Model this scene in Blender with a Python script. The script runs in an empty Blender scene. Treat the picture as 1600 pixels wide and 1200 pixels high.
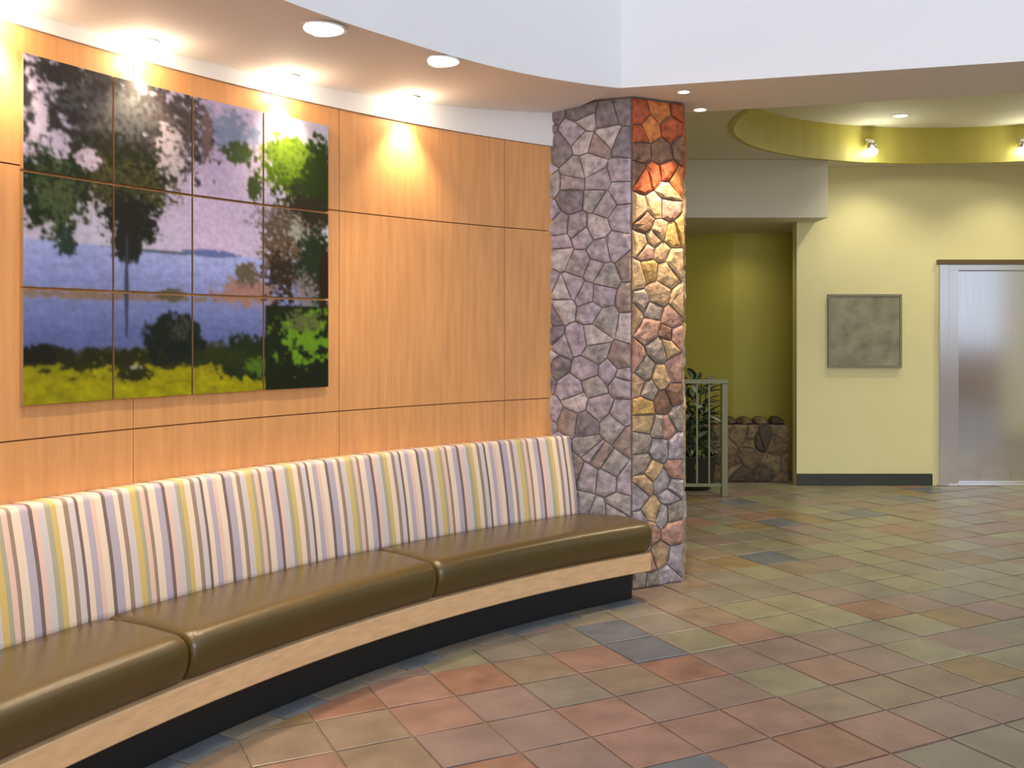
import bpy, bmesh, math, random
import numpy as np
from mathutils import Vector, Matrix

# ------------------------------------------------------------------ camera, world, daylight, exposure
SC = bpy.context.scene
COL = SC.collection
FP, HOR, EYE = 1500.0, 520.0, 1.621          # focal length in pixels, horizon row, eye height
cam_d = bpy.data.cameras.new('camera')
cam_d.sensor_width = 36.0
cam_d.lens = FP / 1600 * 36.0
cam_d.shift_y = -(600 - HOR) / 1600
cam_d.clip_end = 100
cam = bpy.data.objects.new('camera', cam_d)
COL.objects.link(cam)
cam.location = (0, 0, EYE)
cam.rotation_euler = (math.radians(90), 0, 0)
SC.camera = cam

world = bpy.data.worlds.new('daylight')
SC.world = world
world.use_nodes = True
bg = world.node_tree.nodes['Background']
bg.inputs[0].default_value = (0.82, 0.88, 1.0, 1)
bg.inputs[1].default_value = 0.86
SC.view_settings.view_transform = 'Standard'
SC.view_settings.look = 'None'
SC.view_settings.exposure = 0.0
SC.view_settings.gamma = 1.0
SC.view_settings.use_curve_mapping = False
SC.cycles.use_denoising = True
SC.cycles.max_bounces = 8
SC.cycles.diffuse_bounces = 5
SC.cycles.sample_clamp_indirect = 6.0

WARM = (1.0, 0.76, 0.50)
WARM2 = (1.0, 0.80, 0.56)
WASH_W, CAN_W, PILLAR_W, TRAY_W = 58.0, 44.0, 190.0, 60.0
HALO_W = 4.2


def area(name, loc, rot, sx, sy, watts, color):
    l = bpy.data.lights.new(name, 'AREA')
    l.shape = 'RECTANGLE'; l.size = sx; l.size_y = sy; l.energy = watts; l.color = color
    o = bpy.data.objects.new(name, l); COL.objects.link(o)
    o.location = loc; o.rotation_euler = rot
    return o


# daylight through the glazed wall behind the viewer
area('window_daylight', (1.0, -7.6, 3.2), (math.radians(-90 + 180), 0, 0), 12, 3.6, 760, (0.86, 0.92, 1.0))


def spot(name, loc, watts, color, deg, blend=0.6, rot=(0, 0, 0), radius=0.03):
    l = bpy.data.lights.new(name, 'SPOT')
    l.energy = watts; l.color = color; l.spot_size = math.radians(deg); l.spot_blend = blend
    l.shadow_soft_size = radius
    o = bpy.data.objects.new(name, l); COL.objects.link(o)
    o.location = loc; o.rotation_euler = rot
    return o


# ------------------------------------------------------------------ fitted curve of wall and bench
CX, CY = 4.368, 0.384
R_BASE, R_RAIL, R_SB, R_BT, R_W = 6.57, 6.486, 6.98, 7.068, 7.197
H_RB, H_RT, H_SEAT, H_BACK = 0.174, 0.282, 0.46, 0.954
H_LJ, H_UJ, H_WT = 1.193, 2.287, 2.843
PA, PB, PC, PD, PE = (0.15, 6.32), (0.758, 6.05), (1.14, 6.25), (1.17, 6.58), (0.95, 6.98)
SOFFIT = 3.12
random.seed(7)


def polar(r, th, z=0.0):
    return (CX + r * math.cos(th), CY + r * math.sin(th), z)


def theta_at(px, R):
    u = (px - 800) / FP
    a = u * u + 1; b = -2 * (u * CX + CY); c = CX * CX + CY * CY - R * R
    Z = (-b + math.sqrt(b * b - 4 * a * c)) / 2 / a
    return math.atan2(Z - CY, u * Z - CX), Z


def soffit_z(x):
    t = min(max(0.67 - x, -0.2), 2.82)
    return SOFFIT - 0.155 * t + 0.0275 * t * t if t > 0 else SOFFIT


def r_pillar(th):
    """distance from the arc centre to the pillar's left face along a direction"""
    dx, dy = math.cos(th), math.sin(th)
    ex, ey = PB[0] - PA[0], PB[1] - PA[1]
    det = dx * (-ey) + ex * dy
    ax, ay = PA[0] - CX, PA[1] - CY
    return (ax * (-ey) + ex * ay) / det


# ------------------------------------------------------------------ materials
def lin(c):
    return tuple(((v / 255) / 12.92 if v / 255 <= 0.04045 else ((v / 255 + 0.055) / 1.055) ** 2.4) for v in c)


def mat(name, rgb, rough=0.6, metal=0.0, spec=0.5, noise=None, bump=0.0, bscale=40.0, coord='Object', stretch=(1, 1, 1), emit=0.0, coat=0.0):
    """noise=(amount, scale): multiplies the base colour by a soft noise"""
    m = bpy.data.materials.new(name); m.use_nodes = True
    nt = m.node_tree; p = nt.nodes['Principled BSDF']
    p.inputs['Roughness'].default_value = rough
    p.inputs['Metallic'].default_value = metal
    p.inputs['Specular IOR Level'].default_value = spec
    p.inputs['Base Color'].default_value = (*rgb, 1)
    if coat:
        p.inputs['Coat Weight'].default_value = coat
        p.inputs['Coat Roughness'].default_value = 0.25
    if emit:
        p.inputs['Emission Color'].default_value = (*rgb, 1)
        p.inputs['Emission Strength'].default_value = emit
    if noise or bump:
        tc = nt.nodes.new('ShaderNodeTexCoord'); mp = nt.nodes.new('ShaderNodeMapping')
        mp.inputs['Scale'].default_value = stretch
        nt.links.new(tc.outputs[coord], mp.inputs[0])
    if noise:
        n = nt.nodes.new('ShaderNodeTexNoise'); n.inputs['Scale'].default_value = noise[1]; n.inputs['Detail'].default_value = 5
        nt.links.new(mp.outputs[0], n.inputs['Vector'])
        r = nt.nodes.new('ShaderNodeValToRGB')
        a = noise[0]
        r.color_ramp.elements[0].position = 0.3; r.color_ramp.elements[1].position = 0.7
        r.color_ramp.elements[0].color = (*[v * (1 - a) for v in rgb], 1)
        r.color_ramp.elements[1].color = (*[min(1, v * (1 + a)) for v in rgb], 1)
        nt.links.new(n.outputs[0], r.inputs[0]); nt.links.new(r.outputs[0], p.inputs['Base Color'])
    if bump:
        n2 = nt.nodes.new('ShaderNodeTexNoise'); n2.inputs['Scale'].default_value = bscale; n2.inputs['Detail'].default_value = 4
        nt.links.new(mp.outputs[0], n2.inputs['Vector'])
        b = nt.nodes.new('ShaderNodeBump'); b.inputs['Strength'].default_value = bump; b.inputs['Distance'].default_value = 0.01
        nt.links.new(n2.outputs[0], b.inputs['Height']); nt.links.new(b.outputs[0], p.inputs['Normal'])
    return m


M_WOOD = mat('maple_veneer', lin((216, 156, 98)), 0.42, spec=0.4, noise=(0.10, 5.0), stretch=(6, 6, 0.5))
M_JOINT = mat('panel_joint', lin((150, 104, 64)), 0.8)
M_WHITE = mat('white_paint', (0.86, 0.85, 0.85), 0.7)
M_CEIL = mat('ceiling_paint', (0.70, 0.68, 0.58), 0.8)
M_SOFF = mat('soffit_paint', (0.87, 0.84, 0.81), 0.8)
M_LEMON = mat('pale_yellow_paint', lin((226, 218, 166)), 0.5, noise=(0.02, 3))
M_OLIVE = mat('olive_paint', lin((188, 176, 72)), 0.6, noise=(0.04, 2))
M_TRAY = mat('tray_green_paint', lin((190, 180, 88)), 0.55)
M_RAIL = mat('light_wood_edge', lin((222, 182, 134)), 0.4, noise=(0.10, 4.0), stretch=(3, 3, 12))
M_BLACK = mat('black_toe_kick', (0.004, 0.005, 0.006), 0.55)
M_VINYL = mat('olive_vinyl', lin((78, 62, 13)), 0.40, noise=(0.06, 6), bump=0.1, bscale=120, coat=.55)
M_PIPE = mat('cushion_piping', lin((150, 122, 70)), 0.5)
M_STEEL = mat('brushed_steel', (0.84, 0.84, 0.87), 0.13, metal=1.0, noise=(0.05, 6), stretch=(60, 60, 0.6))
M_STEEL2 = mat('steel_frame', (0.88, 0.87, 0.86), 0.2, metal=1.0)
M_BROWNM = mat('brown_reflection_metal', lin((120, 100, 70)), 0.4, metal=0.6)  # steel header coloured brown for the dark reflections across it
M_DARKB = mat('dark_baseboard', lin((48, 56, 46)), 0.5)
M_MORT = mat('dark_mortar', lin((112, 100, 96)), 0.95, bump=0.3, bscale=60)
M_GROUT = mat('floor_grout', lin((128, 112, 98)), 0.8, noise=(0.1, 20))
M_PLAQUE = mat('grey_plaque', lin((136, 136, 112)), 0.5, noise=(0.34, 6))
M_PLAQF = mat('plaque_frame', lin((128, 126, 104)), 0.4)
M_POST = mat('sage_metal', lin((122, 124, 96)), 0.4)
M_LEAF = [mat('dark_leaf', lin((52, 70, 34)), 0.45, noise=(0.3, 9)), mat('mid_leaf', lin((84, 104, 52)), 0.45, noise=(0.3, 9)),
          mat('pale_leaf', lin((160, 170, 146)), 0.45, noise=(0.2, 14))]
M_POT = mat('dark_pot', lin((50, 48, 40)), 0.6)
M_SOIL = mat('potting_soil', lin((50, 38, 26)), 0.95, bump=0.6)
M_TRIM = mat('lamp_trim', (0.85, 0.84, 0.82), 0.4)
M_GLOW = mat('lamp_glow', (1.0, 0.86, 0.66), 0.5, emit=14.0)
M_GLOW2 = mat('downlight_glow', (1.0, 0.86, 0.80), 0.5, emit=5.0)
M_GLOW3 = mat('spot_glow', (1.0, 1.0, 0.90), 0.5, emit=16.0)
M_GLASS = mat('window_glass', (0.9, 0.95, 1.0), 0.05, spec=0.5)
M_GLASS.node_tree.nodes['Principled BSDF'].inputs['Transmission Weight'].default_value = 1.0
M_TAN = mat('tan_paint', lin((150, 120, 90)), 0.7)

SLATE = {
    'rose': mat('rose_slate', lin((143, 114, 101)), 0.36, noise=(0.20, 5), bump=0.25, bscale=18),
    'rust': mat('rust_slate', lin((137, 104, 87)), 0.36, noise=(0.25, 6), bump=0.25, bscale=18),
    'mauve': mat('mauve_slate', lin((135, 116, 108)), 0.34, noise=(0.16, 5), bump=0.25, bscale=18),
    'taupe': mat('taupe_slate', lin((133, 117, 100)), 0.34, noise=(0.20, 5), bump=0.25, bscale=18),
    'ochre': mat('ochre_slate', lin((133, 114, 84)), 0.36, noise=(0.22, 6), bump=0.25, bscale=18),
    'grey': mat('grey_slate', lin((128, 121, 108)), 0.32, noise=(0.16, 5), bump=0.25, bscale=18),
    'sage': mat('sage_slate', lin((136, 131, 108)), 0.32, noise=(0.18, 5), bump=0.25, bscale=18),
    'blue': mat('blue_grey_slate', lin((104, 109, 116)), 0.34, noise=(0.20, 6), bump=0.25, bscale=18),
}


def stone(name, rgb, a=0.42):
    return mat(name, lin(rgb), 0.75, noise=(a, 22), bump=0.8, bscale=34)


ROCK_COOL = [stone('mauve_grey_stone', (160,148,152)), stone('grey_stone', (156,148,146)), stone('lilac_stone', (166,153,163)),
             stone('dark_grey_stone', (126,116,120)), stone('pale_grey_stone', (184,172,172)), stone('brown_grey_stone', (146,128,122))]
ROCK_WARM = [stone('tan_stone', (176, 146, 112)), stone('buff_stone', (190, 160, 118)), stone('brown_stone', (128, 96, 74)),
             stone('rose_stone', (172, 134, 116)), stone('grey_tan_stone', (150, 136, 122)), stone('golden_stone', (180, 146, 86))]
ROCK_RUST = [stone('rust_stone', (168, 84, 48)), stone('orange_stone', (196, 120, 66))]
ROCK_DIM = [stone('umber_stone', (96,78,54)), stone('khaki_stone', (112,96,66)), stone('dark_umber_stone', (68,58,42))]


# ------------------------------------------------------------------ mesh helpers
def link(name, me, m=None, parent=None, smooth=False):
    o = bpy.data.objects.new(name, me); COL.objects.link(o)
    if m is not None and not me.materials:
        for k in (m if isinstance(m, (list, tuple)) else [m]):
            me.materials.append(k)
    if smooth:
        me.polygons.foreach_set('use_smooth', [True] * len(me.polygons))
    if parent is not None:
        o.parent = parent
    return o


def from_bm(name, bm, m, parent=None, smooth=False, recalc=True):
    if recalc:
        bmesh.ops.recalc_face_normals(bm, faces=bm.faces)
    me = bpy.data.meshes.new(name); bm.to_mesh(me); bm.free()
    return link(name, me, m, parent, smooth)


def from_data(name, vs, fs, m, parent=None, smooth=False):
    bm = bmesh.new(); v = [bm.verts.new(p) for p in vs]
    for f in fs:
        bm.faces.new([v[i] for i in f])
    return from_bm(name, bm, m, parent, smooth)


def add_box(bm, x0, x1, y0, y1, z0, z1, mi=0):
    v = [bm.verts.new((x, y, z)) for x in (x0, x1) for y in (y0, y1) for z in (z0, z1)]
    for f in ((0, 1, 3, 2), (4, 6, 7, 5), (0, 4, 5, 1), (2, 3, 7, 6), (0, 2, 6, 4), (1, 5, 7, 3)):
        bm.faces.new([v[i] for i in f]).material_index = mi
    return v


def box(name, x0, x1, y0, y1, z0, z1, m, parent=None, bevel=0.0):
    bm = bmesh.new(); add_box(bm, x0, x1, y0, y1, z0, z1)
    if bevel:
        bmesh.ops.bevel(bm, geom=bm.edges[:], offset=bevel, segments=2, affect='EDGES', profile=0.6)
    return from_bm(name, bm, m, parent)


def prism(name, poly, z0, z1, m, parent=None, z1f=None):
    bm = bmesh.new()
    b = [bm.verts.new((x, y, z0)) for x, y in poly]
    t = [bm.verts.new((x, y, z1)) for x, y in poly]
    n = len(poly)
    bm.faces.new(b[::-1]); bm.faces.new(t)
    for i in range(n):
        bm.faces.new((b[i], b[(i + 1) % n], t[(i + 1) % n], t[i]))
    return from_bm(name, bm, m, parent)


def arc_solid(name, profile, ths, m, parent=None, smooth=False, uv=False, caps=True):
    """sweep a closed (r, z) profile, a function of theta, along the wall's arc"""
    bm = bmesh.new(); rings = []
    for i, th in enumerate(ths):
        rings.append([bm.verts.new(polar(r, th, z)) for r, z in profile(th, i, len(ths))])
    n = len(rings[0])
    uvl = bm.loops.layers.uv.new('arc') if uv else None
    for i in range(len(ths) - 1):
        for k in range(n):
            k2 = (k + 1) % n
            f = bm.faces.new((rings[i][k], rings[i][k2], rings[i + 1][k2], rings[i + 1][k]))
            f.smooth = smooth
            if uv:
                for lp, (ii, kk) in zip(f.loops, ((i, k), (i, k2), (i + 1, k2), (i + 1, k))):
                    lp[uvl].uv = (-(ths[ii] - math.pi) * 7.0, kk / n)
    if caps:
        bm.faces.new(rings[0][::-1]); bm.faces.new(rings[-1])
    return from_bm(name, bm, m, parent)


def lathe(name, prof, m, parent=None, seg=24, smooth=True, loc=None):
    bm = bmesh.new(); rings = []
    for r, z in prof:
        rings.append([bm.verts.new((r * math.cos(2 * math.pi * k / seg), r * math.sin(2 * math.pi * k / seg), z)) for k in range(seg)])
    for a, b in zip(rings, rings[1:]):
        for k in range(seg):
            f = bm.faces.new((a[k], a[(k + 1) % seg], b[(k + 1) % seg], b[k])); f.smooth = smooth
    bm.faces.new(rings[0]); bm.faces.new(rings[-1])
    return from_bm(name, bm, m, parent)


def tag(o, label=None, cat=None, group=None, kind=None):
    if label: o['label'] = label
    if cat: o['category'] = cat
    if group: o['group'] = group
    if kind: o['kind'] = kind
    return o


def empty(name, loc=(0, 0, 0), rz=0.0):
    o = bpy.data.objects.new(name, None); COL.objects.link(o)
    o.location = loc; o.rotation_euler = (0, 0, rz); o.empty_display_size = 0.1
    return o


def lerp(a, b, t):
    return a + (b - a) * t


def frange(a, b, n):
    return [a + (b - a) * i / (n - 1) for i in range(n)]


# ------------------------------------------------------------------ floor
floor = tag(box('floor', -4.2, 12.2, -8.2, 12.6, -0.14, -0.006, M_GROUT), kind='structure')
TH_L, TH_END = math.radians(172), math.atan2(5.85 - CY, 0.735 - CX)      # bench ends
B_OUT = R_BASE - 0.125                                                    # inner edge of the border course


def clip(poly, px, py, nx, ny):
    out = []
    for i in range(len(poly)):
        a, b = poly[i], poly[(i + 1) % len(poly)]
        da = (a[0] - px) * nx + (a[1] - py) * ny; db = (b[0] - px) * nx + (b[1] - py) * ny
        if da <= 0: out.append(a)
        if (da < 0 < db) or (db < 0 < da):
            t = da / (da - db); out.append((lerp(a[0], b[0], t), lerp(a[1], b[1], t)))
    return out


def poly_area(p):
    return abs(sum(p[i][0] * p[(i + 1) % len(p)][1] - p[(i + 1) % len(p)][0] * p[i][1] for i in range(len(p)))) / 2


def tile_bm(bm, poly, z, tilt=(0, 0)):
    cx = sum(p[0] for p in poly) / len(poly); cy = sum(p[1] for p in poly) / len(poly)
    zf = lambda x, y: z + (x - cx) * tilt[0] + (y - cy) * tilt[1]
    lo = [bm.verts.new((x, y, -0.006)) for x, y in poly]
    mid = [bm.verts.new((x, y, zf(x, y) - 0.002)) for x, y in poly]
    k = 0.975
    top = [bm.verts.new((cx + (x - cx) * k, cy + (y - cy) * k, zf(x, y))) for x, y in poly]
    n = len(poly)
    for i in range(n):
        j = (i + 1) % n
        bm.faces.new((lo[i], lo[j], mid[j], mid[i])); bm.faces.new((mid[i], mid[j], top[j], top[i]))
    bm.faces.new(top)


D1 = Vector((0.44, -0.898)); D1.normalize()
D2 = Vector((-D1.y, D1.x))
PITCH, GAP = 0.32, 0.010
ORG = D2 * 1.66 + D1 * (-3.0)
rng = random.Random(11)
near, rest = [], []
for i in range(-46, 50):
    for j in range(-50, 50):
        o = ORG + D2 * (i * PITCH) + D1 * (j * PITCH)
        g = GAP / 2
        q = [o + D2 * g + D1 * g, o + D2 * (PITCH - g) + D1 * g, o + D2 * (PITCH - g) + D1 * (PITCH - g), o + D2 * g + D1 * (PITCH - g)]
        poly = [(v.x, v.y) for v in q]
        c = (sum(p[0] for p in poly) / 4, sum(p[1] for p in poly) / 4)
        kind_w = None
        t_red = min(1, max(0, (7.0 - c[1] - 0.9 * max(0, c[0])) / 3.6))   # slate mix shifts with position, partly painting in bench lamplight and green wall reflection
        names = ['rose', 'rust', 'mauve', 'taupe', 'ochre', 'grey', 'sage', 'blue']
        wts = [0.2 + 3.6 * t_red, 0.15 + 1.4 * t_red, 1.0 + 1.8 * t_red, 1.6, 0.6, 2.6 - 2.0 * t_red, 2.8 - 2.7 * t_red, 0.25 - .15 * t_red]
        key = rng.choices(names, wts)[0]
        tl = (rng.uniform(-.006, .006), rng.uniform(-.006, .006)); dz = rng.uniform(-.0008, .0012)
        if not (-3.9 < c[0] < 11.9 and -8.0 < c[1] < 12.5):
            continue
        th = math.atan2(c[1] - CY, c[0] - CX); r = math.hypot(c[0] - CX, c[1] - CY)
        if th > TH_END - 0.04 and r > B_OUT - 0.3 and c[1] > CY:
            # trim the tile to the curved border course
            for k in range(-6, 7):
                a = th + k * 0.02
                if a > TH_END - 0.02:
                    poly = clip(poly, CX + (B_OUT - .006) * math.cos(a), CY + (B_OUT - .006) * math.sin(a), math.cos(a), math.sin(a)) if poly else poly
            if not poly or len(poly) < 3 or poly_area(poly) < 0.0015:
                continue
        elif c[1] <= CY and c[0] < CX - B_OUT:
            continue
        u = 800 + FP * c[0] / max(c[1], .1)
        vis = c[1] > 3.3 and -60 < u < 1680
        d = c[1]
        (near if vis else rest).append((d, poly, key, dz, tl))
near.sort(key=lambda t: t[0])
rest += near[298:]; near = near[:298]
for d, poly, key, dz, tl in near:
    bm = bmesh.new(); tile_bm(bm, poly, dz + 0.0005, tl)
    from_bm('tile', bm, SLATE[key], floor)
keys = list(SLATE)
bm = bmesh.new(); midx = []
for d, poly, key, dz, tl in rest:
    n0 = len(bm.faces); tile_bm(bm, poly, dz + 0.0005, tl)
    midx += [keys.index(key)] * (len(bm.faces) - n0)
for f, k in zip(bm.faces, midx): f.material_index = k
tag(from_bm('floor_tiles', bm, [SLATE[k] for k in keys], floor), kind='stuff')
# curved border course of blue-grey tiles along the bench
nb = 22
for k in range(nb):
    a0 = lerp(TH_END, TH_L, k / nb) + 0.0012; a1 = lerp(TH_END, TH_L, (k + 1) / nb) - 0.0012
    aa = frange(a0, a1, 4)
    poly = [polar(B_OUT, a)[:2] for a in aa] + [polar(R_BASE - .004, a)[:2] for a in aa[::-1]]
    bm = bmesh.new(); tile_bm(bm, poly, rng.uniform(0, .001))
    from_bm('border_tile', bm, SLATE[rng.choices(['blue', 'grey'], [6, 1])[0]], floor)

# ------------------------------------------------------------------ curved wood wall
T0, T1 = math.radians(178), math.atan2(6.38 - CY, 0.28 - CX)
ths = frange(T0, T1, 60)
wall_left = tag(arc_solid('wall_left', lambda t, i, n: [(R_W + .02, -.02), (R_W + .22, -.02), (R_W + .22, 5.2), (R_W + .02, 5.2)], ths, M_JOINT), kind='structure')
rows = [(0.02, H_LJ), (H_LJ, H_UJ), (H_UJ, H_WT)]
seams = [T1]
step = 1.22 / R_W
a = theta_at(530, R_W)[0]
while a - step > T1 + 0.02: a -= step
while a < T0:
    seams.append(a); a += step
seams.append(T0)
for (z0, z1) in rows:
    for s0, s1 in zip(seams, seams[1:]):
        g = 0.0022 / R_W
        arc_solid('wood_panel', lambda t, i, n: [(R_W, z0 + .003), (R_W + .018, z0 + .003), (R_W + .018, z1 - .003), (R_W, z1 - .003)],
                  frange(s0 + g, s1 - g, 9), M_WOOD, wall_left)
# straight return of the wall behind the viewer's shoulder
tag(box('wall_left.001', CX - R_W - .22, CX - R_W, -8.0, 0.62, -.02, 5.2, M_WHITE), kind='structure')
# white band over the panelling
tag(arc_solid('trim_1', lambda t, i, n: [(R_W - .012, H_WT), (R_W + .018, H_WT), (R_W + .018, 3.13), (R_W - .012, 3.13)], frange(T0, T1, 60), M_WHITE), kind='structure')

# fascia radius (not quite concentric) and soffit
FR = [(124.0, 6.62), (128.8, 6.53), (135.8, 6.41), (140.6, 6.34), (147.0, 6.29), (160, 6.25), (180, 6.25)]


def r_fascia(th):
    d = math.degrees(th)
    for (a0, r0), (a1, r1) in zip(FR, FR[1:]):
        if d <= a1: return lerp(r0, r1, max(0, (d - a0) / (a1 - a0)))
    return 6.25


KX, KY = 0.665, 5.87
TK = math.atan2(KY - CY, KX - CX)
fth = frange(math.radians(178), TK, 70)


def sof_prof(th, i, n):
    rf = r_fascia(th) + 0.004; ro = R_W - .014
    out = []
    N = 8
    lo = [(lerp(rf, ro, k / N)) for k in range(N + 1)]
    return [(r, soffit_z(CX + r * math.cos(th))) for r in lo] + [(r, 3.30) for r in lo[::-1]]


soff = tag(arc_solid('ceiling', sof_prof, fth, M_SOFF), kind='structure')


def fas_prof(th, i, n):
    rf = r_fascia(th); z = soffit_z(CX + rf * math.cos(th))
    return [(rf, z - .002), (rf + .0035, z - .002), (rf + .15, 3.31), (rf + .15, 5.2), (rf, 5.2)]


tag(arc_solid('wall_left_upper', fas_prof, fth, M_WHITE, smooth=False), kind='structure')
# right fascia with a beam under it
RX, RY = 2.82, 5.29
dx, dy = RX - KX, RY - KY; L = math.hypot(dx, dy); dx /= L; dy /= L
nx, ny = -dy, dx
EXT = 7.6
P2 = (KX + dx * EXT, KY + dy * EXT)
tag(prism('wall_right_upper', [(KX, KY), P2, (P2[0] + nx * .15, P2[1] + ny * .15), (KX + nx * .15, KY + ny * .15)], SOFFIT - .002, 5.2, M_WHITE), kind='structure')
BW = 0.78
tag(prism('ceiling_beam', [(KX + nx * .152 - dx * 0.0, KY + ny * .152), (P2[0] + nx * .152, P2[1] + ny * .152), (P2[0] + nx * BW, P2[1] + ny * BW),
                           (KX + nx * BW, KY + ny * BW)], SOFFIT, 3.60, M_SOFF), kind='structure')
# flat piece of soffit over the pillar, between the arc's end and the beam
qa = polar(r_fascia(TK) + .004, TK); qb = polar(R_W - .014, TK)
tag(prism('ceiling_pillar_soffit', [(KX + .002, KY + .004), (KX + nx * .151, KY + ny * .151), (KX + nx * BW, KY + ny * BW), (1.0, 7.1), (0.1, 7.1), (qb[0] - .1, qb[1] + .05), (qb[0] + .004, qb[1])],
          SOFFIT, 3.30, M_SOFF), kind='structure')

# ------------------------------------------------------------------ stone pillar
def voronoi(W, H, sx, sy, rnd):
    nxn, nyn = max(1, round(W / sx)), max(1, round(H / sy))
    s = []
    for j in range(nyn):
        for i in range(nxn):
            off = 0.25 * (1 if j % 2 else -1)
            s.append((min(W, max(0, (i + .5 + off + rnd.uniform(-.42, .42)) * W / nxn)), (j + .5 + rnd.uniform(-.48, .48)) * H / nyn))
    cells = []
    for a in s:
        poly = [(0, 0), (W, 0), (W, H), (0, H)]
        for b in s:
            if b is a or abs(a[0] - b[0]) > 3 * sx + .1 or abs(a[1] - b[1]) > 3 * sy + .1: continue
            mx, my = (a[0] + b[0]) / 2, (a[1] + b[1]) / 2
            poly = clip(poly, mx, my, b[0] - a[0], b[1] - a[1])
            if len(poly) < 3: break
        if len(poly) >= 3 and poly_area(poly) > .002: cells.append(poly)
    return cells


def stone_mesh(poly, gap, d, rnd):
    """stone in face coordinates (u, v, out)"""
    cx = sum(p[0] for p in poly) / len(poly); cy = sum(p[1] for p in poly) / len(poly)
    pts = []
    for i in range(len(poly)):                     # subdivide the outline
        a, b = poly[i], poly[(i + 1) % len(poly)]
        pts.append(a)
        if math.dist(a, b) > .07: pts.append((lerp(a[0], b[0], .5), lerp(a[1], b[1], .5)))
    ring0, ring1, ring2 = [], [], []
    for x, y in pts:
        L = math.hypot(x - cx, y - cy) + 1e-6
        k = max(.2, (L - gap * rnd.uniform(.5, 1.5)) / L)
        ox, oy = cx + (x - cx) * k, cy + (y - cy) * k
        ring0.append((ox, oy, -.004))
        ring1.append((ox, oy, d * rnd.uniform(.35, .65)))
        k2 = k * rnd.uniform(.66, .80)
        ring2.append((cx + (x - cx) * k2, cy + (y - cy) * k2, d * rnd.uniform(.8, 1.15)))
    n = len(pts)
    vs = ring0 + ring1 + ring2 + [(cx, cy, d * rnd.uniform(.9, 1.3))]
    fs = []
    for i in range(n):
        j = (i + 1) % n
        fs += [(i, j, n + j, n + i), (n + i, n + j, 2 * n + j, 2 * n + i), (2 * n + i, 2 * n + j, 3 * n)]
    return vs, fs


def stone_face(parent, A, B, z0, z1, sx, sy, pick, depth, rnd, name='stone'):
    """cover the wall strip A->B (outside on the right hand) with separate stones"""
    ax, ay = A; bx, by = B
    W = math.hypot(bx - ax, by - ay); ux, uy = (bx - ax) / W, (by - ay) / W
    ox, oy = uy, -ux
    for poly in voronoi(W, z1 - z0, sx, sy, rnd):
        vs, fs = stone_mesh(poly, .005, depth * rnd.uniform(.65, 1.25), rnd)
        pts = [(ax + ux * u + ox * w, ay + uy * u + oy * w, z0 + v) for u, v, w in vs]
        cz = z0 + sum(p[1] for p in poly) / len(poly); cu = sum(p[0] for p in poly) / len(poly)
        from_data(name, pts, fs, pick(cu / W, cz, rnd), parent)


def inset(poly, d):
    out = []
    n = len(poly)
    cx = sum(p[0] for p in poly) / n; cy = sum(p[1] for p in poly) / n
    for x, y in poly:
        L = math.hypot(x - cx, y - cy); out.append((cx + (x - cx) * (L - d) / L, cy + (y - cy) * (L - d) / L))
    return out


PF = (0.30, 6.98)
core = inset([PA, PB, PC, PD, PE, PF], .035)
pillar = prism('stone_pillar', core, -.005, SOFFIT - .003, M_MORT)
tag(pillar, 'tall rubble stone pillar of mauve and tan stones behind the bench end', 'pillar', kind='structure')


def pick_left(u, z, r):
    if z > 2.75 and r.random() < .5: return r.choice([ROCK_COOL[3], ROCK_COOL[5], ROCK_WARM[0]])
    return r.choices(ROCK_COOL, [4, 3, 4, 1.6, 2, 1.2])[0]


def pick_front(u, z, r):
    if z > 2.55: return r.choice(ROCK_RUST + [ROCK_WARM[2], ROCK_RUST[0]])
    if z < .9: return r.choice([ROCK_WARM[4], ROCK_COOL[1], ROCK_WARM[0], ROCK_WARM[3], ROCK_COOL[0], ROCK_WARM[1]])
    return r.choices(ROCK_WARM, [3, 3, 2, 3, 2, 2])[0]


r2 = random.Random(21)
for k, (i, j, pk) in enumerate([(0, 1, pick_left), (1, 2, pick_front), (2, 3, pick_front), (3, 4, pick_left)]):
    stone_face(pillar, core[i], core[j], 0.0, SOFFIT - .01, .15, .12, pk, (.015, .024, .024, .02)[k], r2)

# ------------------------------------------------------------------ lobby shell behind
CH = 3.385
BY = 10.2
OC, OA, OB = (4.3, 7.85), 2.45, 2.10           # oval ceiling recess
# ceiling with an oval hole
bm = bmesh.new()
outer = [(0.9, 6.75), (1.6, 6.42), (3.2, 5.99), (5.0, 5.55), (8.0, 4.7), (8.0, BY), (0.9, BY)]
vo = [bm.verts.new((x, y, CH)) for x, y in outer]
NE = 72
ve = [bm.verts.new((OC[0] + OA * math.cos(2 * math.pi * k / NE), OC[1] + OB * math.sin(2 * math.pi * k / NE), CH)) for k in range(NE)]
ed = [bm.edges.new((vo[k], vo[(k + 1) % len(vo)])) for k in range(len(vo))] + [bm.edges.new((ve[k], ve[(k + 1) % NE])) for k in range(NE)]
bmesh.ops.triangle_fill(bm, use_beauty=True, use_dissolve=False, edges=ed)
# thickness: only the faces outside the oval
for f in [f for f in bm.faces if ((f.calc_center_median().x - OC[0]) / OA) ** 2 + ((f.calc_center_median().y - OC[1]) / OB) ** 2 < .97]:
    bm.faces.remove(f)
ret = bmesh.ops.extrude_face_region(bm, geom=bm.faces[:])
bmesh.ops.translate(bm, verts=[v for v in ret['geom'] if isinstance(v, bmesh.types.BMVert)], vec=(0, 0, .06))
tag(from_bm('ceiling.001', bm, M_CEIL), kind='structure')
# recess: green side wall, lip and flat top
TT = 3.745


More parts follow.
